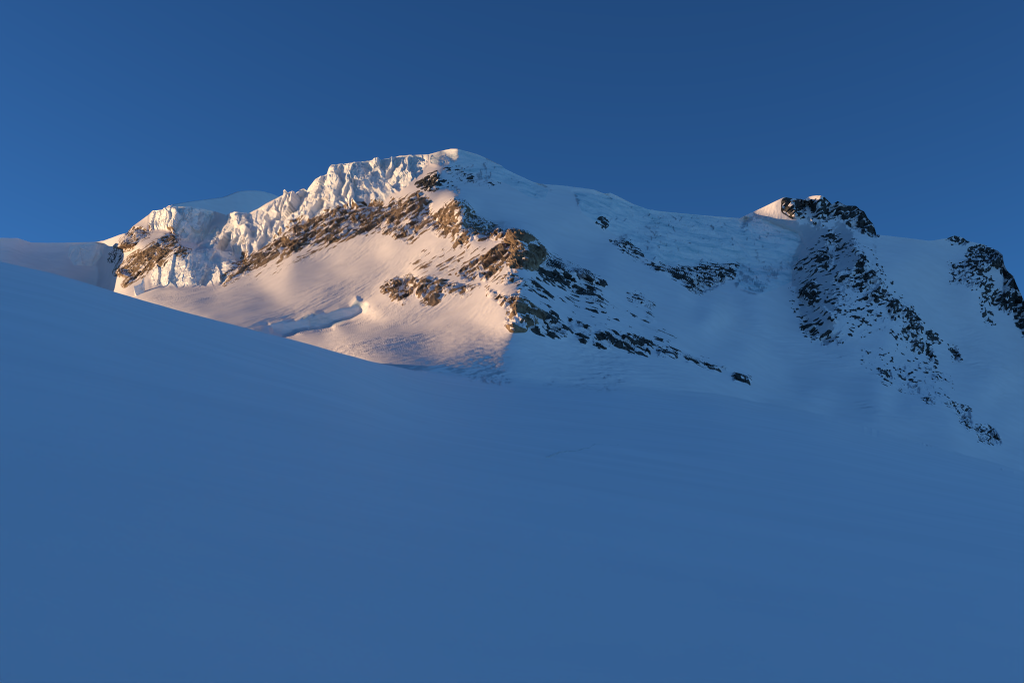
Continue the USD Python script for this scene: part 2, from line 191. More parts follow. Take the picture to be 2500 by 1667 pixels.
# ---------------------------------------------------------------- which part of the mountain is rock or ice: outlines in the same bearings
# name, outline, cover (how much rock shows), look, label
OUTCROPS = [
 ('ROCK','brown rock streaked with snow below the left ice cliff, uppermost on the ridge',0.1,[(312,557),(339,557),(366,566),(360,575),(339,584),(318,603),(294,608),(286,604),(308,574)]),
 ('ROCK','brown slabby rock slope striped with snow left of the shaded ice block',0.3,[(420,572),(432,581),(437,599),(462,611),(444,623),(424,616),(408,626),(392,645),(374,650),(356,666),(303,695),(322,676),(282,666),(288,654),(318,632),(345,614),(387,587)]),
 ('DARK','faint dark stones in shaded snow left of the slabby brown slope',-0.35,[(271,620),(294,616),(296,634),(280,642),(268,636)]),
 ('ROCK','long brown rock band running down under the sunlit icefall',0.38,[(548,692),(570,655),(600,628),(630,617),(660,595),(700,566),(714,557),(729,541),(768,531),(786,526),(846,510),(909,502),(930,498),(945,520),(938,545),(925,560),(888,571),(828,586),(792,595),(744,601),(714,617),(660,640),(600,664)]),
 ('ROCK','thinly snow-covered rubble fringe below the long brown rock band',-0.42,[(556,690),(600,666),(660,642),(714,619),(760,603),(800,598),(840,590),(800,616),(750,640),(680,660),(610,682)]),
 ('ROCK','rugged brown rock face above the broad sunlit snow slope',0.4,[(939,510),(960,490),(987,484),(1020,472),(1041,484),(1050,496),(1047,526),(1035,532),(1038,556),(999,591),(966,579),(958,566),(939,568),(947,547),(935,530)]),
 ('DARK','small black rock tooth just below the summit snow',0.75,[(1020,451),(1032,439),(1065,424),(1071,439),(1065,459),(1050,463)]),
 ('DARK','scattered dark rocks in shaded snow right below the summit',-0.02,[(1086,412),(1110,410),(1155,430),(1149,437),(1125,429),(1095,422)]),
 ('DARK','thin sprinkle of dark stones beside the black rock tooth',-0.22,[(1072,436),(1090,436),(1122,464),(1118,473),(1085,457),(1062,463)]),
 ('DARK','faint line of dark stones under the shaded summit ice wall',-0.38,[(1110,430),(1155,436),(1225,448),(1215,458),(1150,448),(1105,440)]),
 ('ROCK','pyramid of broken brown rock on the sunlit ridge',0.24,[(1110,487),(1131,493),(1143,508),(1167,532),(1188,538),(1212,556),(1230,566),(1214,588),(1197,582),(1170,588),(1155,577),(1139,600),(1116,606),(1108,590),(1104,573),(1080,576),(1066,570),(1041,556),(1050,529),(1074,514)]),
 ('ROCK','bold ochre rock tower crowning the lower spur',0.6,[(1241,566),(1259,564),(1286,570),(1298,580),(1310,592),(1322,610),(1331,625),(1322,637),(1310,652),(1292,655),(1280,649),(1262,657),(1247,660),(1243,640),(1247,622),(1240,607),(1232,592)]),
 ('DARK','dark blocky rocks stepping down right of the ochre tower',0.55,[(1319,658),(1334,640),(1355,637),(1373,649),(1385,664),(1403,667),(1409,682),(1394,694),(1397,709),(1370,696),(1340,687),(1316,676)]),
 ('DARK','shaded slab of dark rock with a snow-flecked upper edge',0.45,[(1405,658),(1430,662),(1448,676),(1472,688),(1476,697),(1464,694),(1460,688),(1445,687),(1424,675)]),
 ('DARK','narrow overhanging dark rock below the snow-flecked slab',0.62,[(1388,697),(1421,696),(1445,697),(1463,712),(1467,730),(1445,718),(1415,716),(1398,712)]),
 ('DARK','thin fringe of stones on the shaded crest behind the tower',-0.25,[(1330,612),(1370,634),(1409,653),(1440,668),(1425,668),(1385,655),(1345,634)]),
 ('ROCK','brown diagonal rock wall left of the ochre tower',0.45,[(1232,597),(1241,610),(1245,625),(1230,640),(1216,661),(1200,678),(1190,684),(1178,678),(1169,663),(1154,684),(1136,681),(1119,668),(1133,652),(1157,637),(1190,625),(1214,607)]),
 ('ROCK','leftmost brown boulder-like crag standing in the sunlit snow slope',0.42,[(935,703),(952,685),(976,679),(1006,674),(1022,688),(1019,702),(1009,720),(982,738),(962,732),(958,720),(936,710)]),
 ('ROCK','brown crag with a snowy foot beside the leftmost crag',0.36,[(1028,687),(1045,680),(1066,682),(1086,688),(1080,702),(1069,732),(1045,744),(1030,740),(1033,727),(1017,718),(1020,700)]),
 ('ROCK','low snow-flecked rocks joining the crags to the diagonal wall',0.2,[(1078,702),(1105,692),(1138,698),(1168,697),(1147,711),(1132,720),(1108,717),(1082,720)]),
 ('ROCK','sparse dark stones breaking the snow above the crags',-0.25,[(1014,654),(1060,637),(1108,625),(1128,637),(1114,657),(1085,675),(1070,668)]),
 ('ROCK','thin curving ledge of ochre stones below the tower',0.05,[(1208,690),(1234,667),(1254,665),(1260,682),(1296,685),(1282,692),(1246,690)]),
 ('ROCK','ochre stony lip curving down to the pointed base rock',0.12,[(1190,702),(1206,712),(1240,727),(1272,714),(1262,730),(1237,750),(1216,732),(1192,718)]),
 ('DARK','short row of dark blocks behind the pointed base rock',0.3,[(1285,686),(1300,689),(1318,704),(1332,714),(1350,726),(1330,723),(1312,708),(1282,700)]),
 ('ROCK','pointed brown rock buttress at the foot of the spur',0.72,[(1270,711),(1273,730),(1291,739),(1312,754),(1328,775),(1306,792),(1282,792),(1279,801),(1249,801),(1236,787),(1246,760),(1261,736),(1264,721)]),
 ('DARK','broken dark rocks right beside the pointed buttress',0.32,[(1298,801),(1318,790),(1342,758),(1360,770),(1378,790),(1393,780),(1398,805),(1375,819),(1342,819),(1318,811)]),
 ('DARK','upright dark rock cluster in the lower shaded rock line',0.3,[(1410,788),(1433,791),(1444,808),(1440,831),(1427,834),(1412,817)]),
 ('DARK','large black boulder group in the lower shaded rock line',0.5,[(1452,820),(1466,809),(1513,812),(1499,832),(1487,849),(1469,846),(1452,837)]),
 ('DARK','longest black wall in the lower shaded rock line',0.45,[(1500,843),(1520,818),(1538,818),(1580,833),(1591,844),(1580,864),(1556,861),(1529,852)]),
 ('DARK','small dark rocks near the right end of the lower rock line',0.25,[(1608,852),(1622,845),(1657,862),(1649,870),(1610,867)]),
 ('DARK','thin dark edge of rock tailing off along the lower rock line',0.05,[(1670,864),(1705,872),(1775,896),(1744,906),(1705,889),(1679,884)]),
 ('DARK','last isolated dark rock at the right tip of the lower line',0.45,[(1793,911),(1829,924),(1827,934),(1795,927)]),
 ('DARK','two small dark stones in shaded snow above the lower line',0.1,[(1430,724),(1448,726),(1474,744),(1464,748),(1445,738)]),
 ('DARK','dark chips of rock on the shaded slope above the boulders',0.0,[(1434,750),(1452,750),(1480,758),(1476,768),(1456,764)]),
 ('DARK','lone dark rock patch on the smooth shaded face',-0.02,[(1536,716),(1560,716),(1594,742),(1590,758),(1566,746),(1540,734)]),
 ('DARK','tiny dark stones below the lone patch on the shaded face',-0.1,[(1574,754),(1588,760),(1598,782),(1584,776)]),
 ('DARK','dark rocks at the upper left rim of the hanging glacier bowl',0.3,[(1494,588),(1535,593),(1553,607),(1566,627),(1547,624),(1520,609)]),
 ('DARK','long black rock bar under the hanging glacier',0.36,[(1547,628),(1580,643),(1610,649),(1640,655),(1685,652),(1729,649),(1799,648),(1786,678),(1753,696),(1709,714),(1685,702),(1664,684),(1628,669),(1595,654)]),
 ('DARK','single small black rock in the shaded snow under the saddle',0.5,[(1465,538),(1474,537),(1479,545),(1474,553),(1468,549),(1462,546)]),
 ('DARK','black rock knob between the two sunlit snow caps',0.7,[(1918,495),(1938,487),(1956,487),(1962,505),(1960,527),(1938,526),(1918,512)]),
 ('DARK','jagged black summit rocks of the right-hand peak',0.3,[(1963,499),(1993,493),(2010,479),(2022,490),(2031,500),(2045,491),(2055,497),(2065,502),(2090,503),(2100,512),(2110,517),(2118,532),(2130,545),(2136,560),(2140,574),(2110,566),(2075,555),(2055,535),(2024,524),(2020,535),(2003,535),(1984,515)]),
 ('DARK','few dark stones below the black knob of the right peak',0.05,[(1976,532),(1990,536),(2006,556),(1998,560),(1984,548)]),
 ('DARK','topmost dark crag of the long rocky rib',0.3,[(2025,567),(2044,575),(2048,588),(2067,598),(2046,614),(2020,612),(2011,598),(2017,584)]),
 ('DARK','dark left crag of the long rocky rib beside the glacier ice',0.3,[(1986,610),(2020,615),(2034,639),(2022,657),(1996,664),(1965,669),(1939,658),(1948,648),(1965,634)]),
 ('DARK','broad dark central wall of the long rocky rib',0.26,[(2082,600),(2099,610),(2120,637),(2119,653),(2139,657),(2143,690),(2124,707),(2106,710),(2082,707),(2065,696),(2032,690),(2042,663),(2079,655),(2093,634)]),
 ('DARK','stepped dark rocks along the right edge of the rib',0.28,[(2146,679),(2157,698),(2174,729),(2198,736),(2198,750),(2184,760),(2198,770),(2179,783),(2165,762),(2165,738),(2117,738),(2111,722),(2141,705)]),
 ('DARK','smooth triangular black tooth at the left foot of the rib',0.85,[(1980,686),(1990,691),(1996,731),(1975,738),(1955,726),(1965,705)]),
 ('DARK','line of dark rocks below the triangular black tooth',0.1,[(1955,732),(2010,748),(2030,767),(2043,789),(2010,769),(1975,750)]),
 ('DARK','dark broken rocks left of the snow hollow in the rib',0.06,[(1942,756),(1975,775),(1990,798),(2000,815),(1982,826),(1956,807),(1962,784)]),
 ('DARK','low dark rocks at the bottom edge of the snow hollow',0.0,[(1992,815),(2044,803),(2058,816),(2037,826),(2010,842)]),
 ('DARK','sparse stones sprinkled over the snowy middle of the rib',-0.24,[(2005,700),(2060,715),(2100,742),(2148,765),(2170,783),(2096,790),(2044,760),(2010,730)]),
 ('DARK','curved dark rock ridge at the lower right of the rib',0.36,[(2190,752),(2223,748),(2239,770),(2250,794),(2246,817),(2230,820),(2211,807),(2215,781)]),
 ('DARK','narrow dark rock pillar hanging below the curved ridge',0.34,[(2232,822),(2250,823),(2254,849),(2246,862),(2230,851)]),
 ('DARK','slim dark rock streak right of the hanging pillar',0.36,[(2256,835),(2268,842),(2284,886),(2270,882),(2259,856)]),
 ('DARK','small dark rocks right of the curved ridge',0.24,[(2252,812),(2272,806),(2294,832),(2279,838)]),
 ('DARK','thin dark streak of rock farthest right of the rib',0.2,[(2318,844),(2329,847),(2343,879),(2328,876)]),
 ('DARK','little dark rocks on the right skyline crest',0.3,[(2313,582),(2330,574),(2350,580),(2362,590),(2347,596),(2325,592)]),
 ('DARK','upper dark crag at the right edge of the mountain',0.36,[(2363,614),(2402,599),(2423,606),(2448,622),(2453,659),(2423,645),(2402,662),(2378,662),(2359,648)]),
 ('DARK','tall black cliff cut by the right edge of the view',0.42,[(2449,655),(2462,662),(2478,675),(2494,712),(2505,745),(2540,800),(2500,790),(2485,762),(2464,762),(2447,755),(2421,741),(2428,712),(2449,712),(2452,684)]),
 ('DARK','snow-dusted dark rocks left of the black edge cliff',-0.12,[(2318,641),(2354,646),(2409,668),(2428,695),(2420,720),(2389,714),(2354,693),(2325,691)]),
 ('DARK','small dark rock standing below the snow-dusted rocks',0.16,[(2400,703),(2418,710),(2418,727),(2397,738)]),
 ('DARK','dark stones in the snow gully under the edge cliff',0.06,[(2398,750),(2414,760),(2426,789),(2408,788)]),
 ('DARK','tumbled dark rocks at the foot of the edge cliff',0.1,[(2470,764),(2492,772),(2510,800),(2500,820),(2484,796)]),
 ('DARK','small blocky dark rock low on the right snow slope',0.2,[(2146,902),(2172,904),(2176,920),(2158,924)]),
 ('DARK','sprinkle of dark stones low on the right snow slope',-0.12,[(2180,880),(2206,892),(2220,920),(2246,940),(2244,960),(2214,944),(2196,912)]),
 ('DARK','dark specks of rock under the hanging pillar',-0.1,[(2244,886),(2276,900),(2300,920),(2290,930),(2262,914)]),
 ('DARK','isolated dark rock between the specks and the lower cluster',0.3,[(2256,968),(2272,968),(2276,980),(2260,980)]),
 ('DARK','dark rock streak leading to the lowest right cluster',0.08,[(2312,979),(2340,988),(2365,1002),(2374,1045),(2359,1051),(2340,1015)]),
 ('DARK','thin sprinkle of stones dusting the snow all along the rocky rib',-0.52,[(2020,560),(2060,576),(2112,596),(2152,650),(2204,730),(2254,790),(2266,862),(2224,872),(2166,806),(2060,840),(1990,846),(1934,776),(1926,660),(1976,600)]),
 ('DARK','widely scattered stones on the snow below the rocky rib',-0.7,[(2090,850),(2180,850),(2262,880),(2336,930),(2310,986),(2216,966),(2120,916)]),
 ('DARK','loose stones scattered above the lower shaded rock line',-0.6,[(1310,740),(1400,720),(1480,730),(1560,770),(1660,830),(1640,856),(1540,816),(1420,786),(1330,770)]),
 ('ROCK','loose stones strewn between the pyramid and the crags',-0.56,[(1040,600),(1120,610),(1200,600),(1226,640),(1180,640),(1110,660),(1060,690),(960,690),(1000,650)]),
 ('DARK','lowest dark rock cluster on the right snow slope',0.2,[(2383,1039),(2427,1047),(2442,1081),(2418,1080),(2391,1073)]),
]
ICES = [
 ('tall sunlit icefall of fluted white ice along the skyline','icefall',1.0,[(560,516),(590,518),(640,508),(690,475),(721,470),(752,458),(771,434),(798,424),(806,404),(840,398),(900,392),(960,385),(1010,377),(1045,378),(1044,390),(1036,410),(1020,430),(1000,448),(960,475),(936,497),(909,503),(846,511),(786,526),(729,541),(660,595),(600,628),(560,618),(510,606),(486,600),(500,580),(520,560),(556,548)]),
 ('blocky ice cliff with a shaded flat wall left of the icefall','ice cliff',1.0,[(370,514),(395,511),(420,505),(450,504),(480,507),(520,515),(524,530),(512,552),(505,578),(480,596),(440,588),(428,570),(400,562),(366,560)]),
 ('large shaded ice block bulging below the icefall','ice block',0.9,[(400,630),(424,616),(462,610),(500,606),(560,612),(604,624),(590,640),(568,656),(548,692),(500,698),(440,702),(372,698),(366,676),(380,652)]),
 ('low blue ice wall across the sunlit slope beside a crevasse','ice wall',0.16,[(660,790),(690,782),(720,786),(744,771),(768,763),(792,768),(828,753),(855,750),(870,729),(896,748),(884,762),(855,778),(810,798),(744,808),(690,818),(668,810)]),
 ('shaded ice wall curving right from the summit','ice wall',0.5,[(1045,378),(1075,369),(1118,364),(1165,377),(1225,405),(1260,426),(1300,444),(1340,465),(1330,490),(1290,480),(1230,448),(1180,440),(1150,425),(1100,405),(1050,400)]),
 ('wide hanging glacier with banded blue ice under the saddle','hanging glacier',0.75,[(1400,470),(1475,474),(1545,499),(1620,518),(1700,526),(1806,535),(1880,545),(1950,570),(1965,600),(1945,640),(1930,690),(1860,720),(1800,700),(1790,660),(1799,648),(1685,650),(1610,646),(1570,625),(1540,600),(1480,560),(1420,520)]),
]
SERACS_LEFT = ('small shaded ice bulge with a bright cap on the far left ridge','ice bulge',0.6,[(170,602),(200,598),(220,592),(255,600),(250,625),(225,650),(180,648),(165,625)])
ICES.append(SERACS_LEFT)

def inside_distance(poly):
    """Signed distance to the outline, positive inside, on the mesh grid near it (elsewhere -99)."""
    poly = np.array(poly, float); lo, hi = poly.min(0) - 14, poly.max(0) + 14
    out = np.full(U.shape, -99.0)
    sel = (U >= lo[0]) & (U <= hi[0]) & (PY >= lo[1]) & (PY <= hi[1])
    p = np.stack([U[sel], PY[sel]], -1)
    a, b = poly, np.roll(poly, -1, 0)
    d2 = np.full(len(p), 1e9); ins = np.zeros(len(p), bool)
    for (ax, ay), (bx, by) in zip(a, b):
        e = np.array([bx - ax, by - ay]); t = np.clip(((p - (ax, ay)) @ e) / max(e @ e, 1e-9), 0, 1)
        q = p - (ax, ay) - t[:, None] * e
        d2 = np.minimum(d2, (q ** 2).sum(1))
        c = (ay > p[:, 1]) != (by > p[:, 1])
        ins ^= c & (p[:, 0] < (bx - ax) * (p[:, 1] - ay) / (by - ay + 1e-12) + ax)
    out[sel] = np.where(ins, 1, -1) * np.sqrt(d2)
    return out

ice_d = np.full(U.shape, -99.0); ice_id = np.full(U.shape, -1); ice_amp = np.zeros(U.shape); style = np.zeros(U.shape)
for k, (lab, cat, amp, poly) in enumerate(ICES):
    d = inside_distance(poly); w = d > ice_d
    style[w & (d > -14)] = (0.0, 0.0, 0.6, 0.85, 0.8, 1.0, 0.6)[k]
    ice_id[w & (d > -14)] = k; ice_d = np.maximum(ice_d, d); ice_amp = np.maximum(ice_amp, amp * smooth(-5, 8, d))
angle = np.zeros(U.shape); cover = np.full(U.shape, -3.0); rock_id = np.full(U.shape, -1); rock_in = np.zeros(U.shape)
for k, (look, lab, cov, poly) in enumerate(OUTCROPS):
    d = inside_distance(poly)
    c = np.where(d > -14, cov * 0.8 + (0.0 if look == 'DARK' else 0.06) - np.clip(4.0 - d, 0, 12) * 0.045 - np.clip(-8.0 - d, 0, 30) * 0.15 , -3.0)
    w = c > cover
    mx = np.mean(poly, 0)[0]; angle[w & (d > -14)] = 36 if mx < 1260 or mx > 1880 else -24
    rock_id[w & (d > -14)] = k; cover = np.maximum(cover, c); rock_in = np.maximum(rock_in, (1 - 0.75 * np.clip(ice_amp, 0, 1)) * smooth(-9, 7, d) * np.clip(0.5 + cov * 1.1, 0.1, 1.0))

# ---------------------------------------------------------------- relief
# the broad surface, crisper where there is rock or ice
mixd = np.clip(smooth(-10, 2, ice_d) + smooth(0.05, 0.6, rock_in), 0, 1)
apr = smooth(780, 835, PY) * (1 - smooth(1750, 1900, U)) * (1 - smooth(0.0, 0.3, gaussian_filter(rock_in, 6)))
east = smooth(1350, 1500, U); snow_w = read(broad, U, PY) * (1 - east) + read(soft, U, PY) * east; snow_w = snow_w * (1 - apr) + read(apron, U, PY) * apr
# towards the foot the mountain's snow runs out tangentially onto the glacier slope
r_try = np.concatenate([np.linspace(300, 1500, 241)])
sub = np.arange(0, len(us), 6); WG = np.zeros((len(sub), NV))
for i, q in enumerate(sub):
    aa, tn = bearing(np.full(NV, us[q]), PY[q])
    tan_r = ground(aa[:, None], r_try[None]) / r_try[None]
    hit = np.argmax(tan_r >= tn[:, None], 1); ok = tan_r[np.arange(NV), hit] >= tn
    dist = np.where(ok, r_try[hit], 0)
    h0 = np.clip(hit - 1, 0, None); t0, t1 = tan_r[np.arange(NV), h0], tan_r[np.arange(NV), hit]
    dist = np.where(ok & (hit > 0), r_try[h0] + (tn - t0) / np.maximum(t1 - t0, 1e-9) * 5.0, dist)
    dd = world(np.full(NV, us[q]), PY[q], 1.0)
    WG[i] = np.where(ok, np.hypot(dd[:, 0], dd[:, 1]) / np.maximum(dist, 1), 0)
wg = np.stack([np.interp(us, us[sub], WG[:, j]) for j in range(NV)], 1)
wg = np.where(wg > 0, gaussian_filter(wg, (4, 2)), 0)
wm = snow_w * (1 - mixd) + read(fine, U, PY) * mixd
K_ = 1.4e-4
hh = np.clip(0.5 + 0.5 * (wg - wm) / K_, 0, 1)
both = wm * (1 - hh) + wg * hh + K_ * hh * (1 - hh)
sink = smooth(0.75, 1.0, hh) * 4.0e-6 + smooth(0.9, 1.0, tt)[None] * smooth(0.5, 1.0, hh) * 6e-5 + smooth(0, 2.5, (wg - wm) / K_) * 1.2e-5
W = np.where(wg > 0, both - sink, wm)
W = np.where((U < 1000), wm + (W - wm) * smooth(930, 1000, U), W)
P0 = world(U, PY, 1.0 / W)
def grid_normals(P):
    n = np.cross(np.gradient(P, axis=1), np.gradient(P, axis=0)); n /= np.maximum(np.linalg.norm(n, axis=-1, keepdims=True), 1e-9)
    return n
N0 = grid_normals(P0)
if N0[..., 1].mean() > 0: N0 = -N0
Ns = gaussian_filter(N0, (8, 8, 0)); Ns /= np.linalg.norm(Ns, axis=-1, keepdims=True)
X, Y, Zz = P0[..., 0], P0[..., 1], P0[..., 2]
shape = U.shape
flat = P0.reshape(-1, 3)
# snow: long wind-drift undulation, fall-line streaks on the faces, small sastrugi
fall = np.stack([Ns[..., 0], Ns[..., 1]], -1); fall = gaussian_filter(fall, (60, 60, 0)); fall /= np.maximum(np.linalg.norm(fall, axis=-1, keepdims=True), 1e-6)
fl = np.array([-0.80, -0.60]); ac = np.array([0.60, -0.80])
s_al, s_ac = X * fl[0] + Y * fl[1], X * ac[0] + Y * ac[1]
Q = np.stack([s_al / 70.0, s_ac / 6.0, Zz / 40.0], -1).reshape(-1, 3)
streak = (fbm(Q, 1, 3, 11)).reshape(shape)
Q2 = np.stack([s_al / 14.0, s_ac / 4.5, Zz / 9.0], -1).reshape(-1, 3)
sast = fbm(Q2, 1, 3, 12).reshape(shape)
roll = fbm(flat, 90.0, 3, 13).reshape(shape)
patchy = smooth(-0.15, 0.35, fbm(flat, 130.0, 2, 14).reshape(shape))
rough = fbm(np.stack([X / 11.0, Y / 7.0, Zz / 4.0], -1).reshape(-1, 3), 1, 4, 15).reshape(shape) * smooth(770, 840, PY) * (1 - smooth(1450, 1650, U)) * (0.45 + 0.55 * patchy)
snow_h = rough * (1.0 + 0.9 * smooth(1050, 1180, U)) + roll * 2.5 + (streak * 1.1 + sast * 0.6) * (0.25 + 0.75 * patchy)
# rock: broken blocks at three sizes, each with its own tilt and proudness, on bedding that dips to the left
def blocks(p, size, seed, dip):
    r = np.random.default_rng(seed)
    c, s_ = np.cos(dip), np.sin(dip)
    q = np.stack([p[:, 0] * c + p[:, 2] * s_, p[:, 1], -p[:, 0] * s_ + p[:, 2] * c], -1) / (np.array([2.3, 1.3, 0.6]) * size)
    lo = q.min(0); n = int(np.prod(q.max(0) - lo + 1))
    cell = np.unique(np.floor(q).astype(int), axis=0)
    near = np.unique((cell[:, None] + np.array([(a, b, c) for a in (-1, 0, 1) for b in (-1, 0, 1) for c in (-1, 0, 1)])[None]).reshape(-1, 3), axis=0)
    cen = near + r.random(near.shape); off = r.random(len(near)); tilt = r.normal(0, 1, near.shape)
    d, i = cKDTree(cen).query(q, k=2)
    e = ((q - cen[i[:, 0]]) * tilt[i[:, 0]]).sum(1)
    return off[i[:, 0]] - 0.5 + 0.55 * np.clip(e, -1, 1), np.clip((d[:, 1] - d[:, 0]) / 0.25, 0, 1)
rk = (rock_in > 0.01).ravel(); pr = flat[rk]
wob = np.stack([fbm(pr, 25.0, 3, 21 + k) for k in range(3)], -1) * 5
th = np.radians(angle.ravel()[rk])
b1, e1 = blocks(pr + wob, 24.0, 5, th); b2, e2 = blocks(pr + wob, 10.0, 6, th); b3, e3 = blocks(pr + wob * 0.6, 4.6, 7, th)
rh = b1 * 10 + b2 * 5.0 + b3 * 2.2 - (1 - e1) * 0.5 - (1 - e2) * 0.3 + fbm(pr, 8.0, 3, 25) * 1.2
th = np.radians(angle.ravel()[rk]); al, ax_ = pr[:, 0] * np.cos(th) + pr[:, 2] * np.sin(th), -pr[:, 0] * np.sin(th) + pr[:, 2] * np.cos(th)
wv = fbm(pr, 30.0, 3, 26) * 5
sz = np.where(np.broadcast_to(us[:, None], shape).ravel()[rk] > 1880, 1.45, 1.0)
stripe = fbm(np.stack([al / 11.0 / sz, (ax_ + wv) / 2.8 / sz, pr[:, 1] / 9.0], -1), 1, 2, 27)
stripe2 = fbm(np.stack([al / 40.0, (ax_ + wv) / 9.0, pr[:, 1] / 30.0], -1), 1, 2, 28)
vein = 1 - np.abs(noise(np.stack([al / 34.0, (ax_ + wv * 1.3) / 6.5, pr[:, 1] / 26.0], -1), 1, 29)) * 2.2
rh = (rh + stripe * 2.6 + stripe2 * 8) * 0.62
rock_h = np.zeros(shape); rock_h.ravel()[rk] = rh + 1.5
# ice: upright flutes and towers, broken across by ledges, rubble at the foot
ii = (ice_amp > 0.01).ravel(); pi = flat[ii]
wi = np.stack([fbm(pi, 40.0, 3, 31 + k) for k in range(3)], -1) * 10
qi = pi + wi
sty = style.ravel()[ii]                                    # 0 upright fluted cliff, 1 smooth banded ice
lat = pi[:, 0] + 0.22 * pi[:, 1] + wi[:, 0] * 0.6; z_ = pi[:, 2]
def ridge(w, h, seed): return 1 - 2 * np.abs(noise(np.stack([lat / w, z_ / h, np.full(len(lat), 0.37)], -1), 1, seed))
def step(w, h, seed):                                      # flat-faced columns of unequal proudness
    r = np.random.default_rng(seed); u = lat / w + 0.35 * noise(np.stack([lat / (2 * w), z_ / h, np.zeros(len(lat))], -1), 1, seed + 1); i = np.floor(u).astype(int); i -= i.min()
    return r.random(i.max() + 2)[i] - 0.5 + (r.random(i.max() + 2)[i] - 0.5) * (u - np.floor(u) - 0.5) * 1.6
fl0, fl1, fl2 = ridge(55, 300, 40), ridge(22, 130, 41), ridge(9, 60, 42)
ib = step(34, 120, 43); ib2 = step(12, 60, 44)
band = fbm(np.stack([pi[:, 0] / 120, pi[:, 1] / 120, (pi[:, 2] + wi[:, 2]) / 9.0], -1), 1, 3, 46)
cb, ce = blocks(qi * np.array([1.0, 1.0, 0.7]), 17.0, 49, 0.15); cb2, ce2 = blocks(qi, 7.0, 50, -0.25)
part = smooth(-0.25, 0.25, fbm(pi, 70.0, 2, 52))           # here fluted, there broken into blocks
def facets(w, h, seed, lean=0.25, turn=0.0):                         # tall narrow planes of ice, each turned a little to one side
    r = np.random.default_rng(seed); q = np.stack([lat / w, z_ / h], -1) + 0.25 * np.stack([noise(np.stack([lat / (2 * w), z_ / h, lat * 0 + k], -1), 1, seed + k) for k in (3, 4)], -1)
    lo = np.floor(q.min(0)).astype(int) - 1; hi = np.ceil(q.max(0)).astype(int) + 1
    gx, gy = np.meshgrid(np.arange(lo[0], hi[0]), np.arange(lo[1], hi[1]), indexing='ij'); cen = np.stack([gx.ravel(), gy.ravel()], -1) + r.random((gx.size, 2))
    off, t1, t2 = r.random(len(cen)) - 0.5, r.normal(turn, 0.75, len(cen)), r.normal(0, lean, len(cen))
    _, i = cKDTree(cen).query(q); e = q - cen[i]
    return off[i] + t1[i] * e[:, 0] + t2[i] * e[:, 1]
f1, f2, f3 = facets(44, 85, 61, 0.35, 0.9), facets(17, 36, 65, 0.4, 0.6), facets(7.0, 14, 69, 0.6, 0.3)
fluted = fl0 * 6.0 + fl1 * 1.5 * part + f1 * 10.5 + f2 * 4.5 + f3 * 1.6 + fbm(np.stack([lat / 34.0, z_ / 40.0, pi[:, 1] / 60.0], -1), 1, 3, 53) * 6.0 + fbm(pi, 4.0, 2, 45) * 0.8
banded = facets(22, 20, 73, 0.8) * 2.0 + facets(9, 9, 75, 0.8) * 0.6 + fl0 * 3.0 + band * 4.0 + fbm(pi, 45.0, 3, 47) * 5.0 + fbm(pi, 7.0, 3, 45) * 1.2
ih = fluted * (1 - sty) + banded * sty
ice_h = np.zeros(shape); ice_h.ravel()[ii] = ih
calm = np.clip(1 - ice_amp - rock_in, 0.15, 1)
foot = 1 - smooth(0.2, 0.95, hh) * smooth(930, 1000, U)
H = snow_h * calm * foot + rock_h * rock_in + ice_h * ice_amp
crest = smooth(0.0, 10.0, PY - sky_y[:, None])             # the skyline keeps its surveyed height
P = P0 + Ns * (H * (0.25 + 0.75 * crest))[..., None]
N1 = grid_normals(P); N1 *= np.sign((N1 * Ns).sum(-1, keepdims=True) + 1e-9)

# rock shows where the ground is too steep to hold snow
nz = gaussian_filter(N1[..., 2], 0.7)
sp = np.zeros(shape); sp.ravel()[rk] = stripe * 2.0 + stripe2 * 1.2 + fbm(pr, (14.0, 14.0, 9.0), 4, 51) * 0.9 + noise(pr, 2.2, 55) * 0.2 - np.clip(vein, 0, 1) ** 3 * 0.9
bn = np.zeros(shape); bn.ravel()[rk] = b2 * 0.4 + b3 * 0.35
S = cover + (0.60 - nz) * 1.0 + sp + bn * 0.6

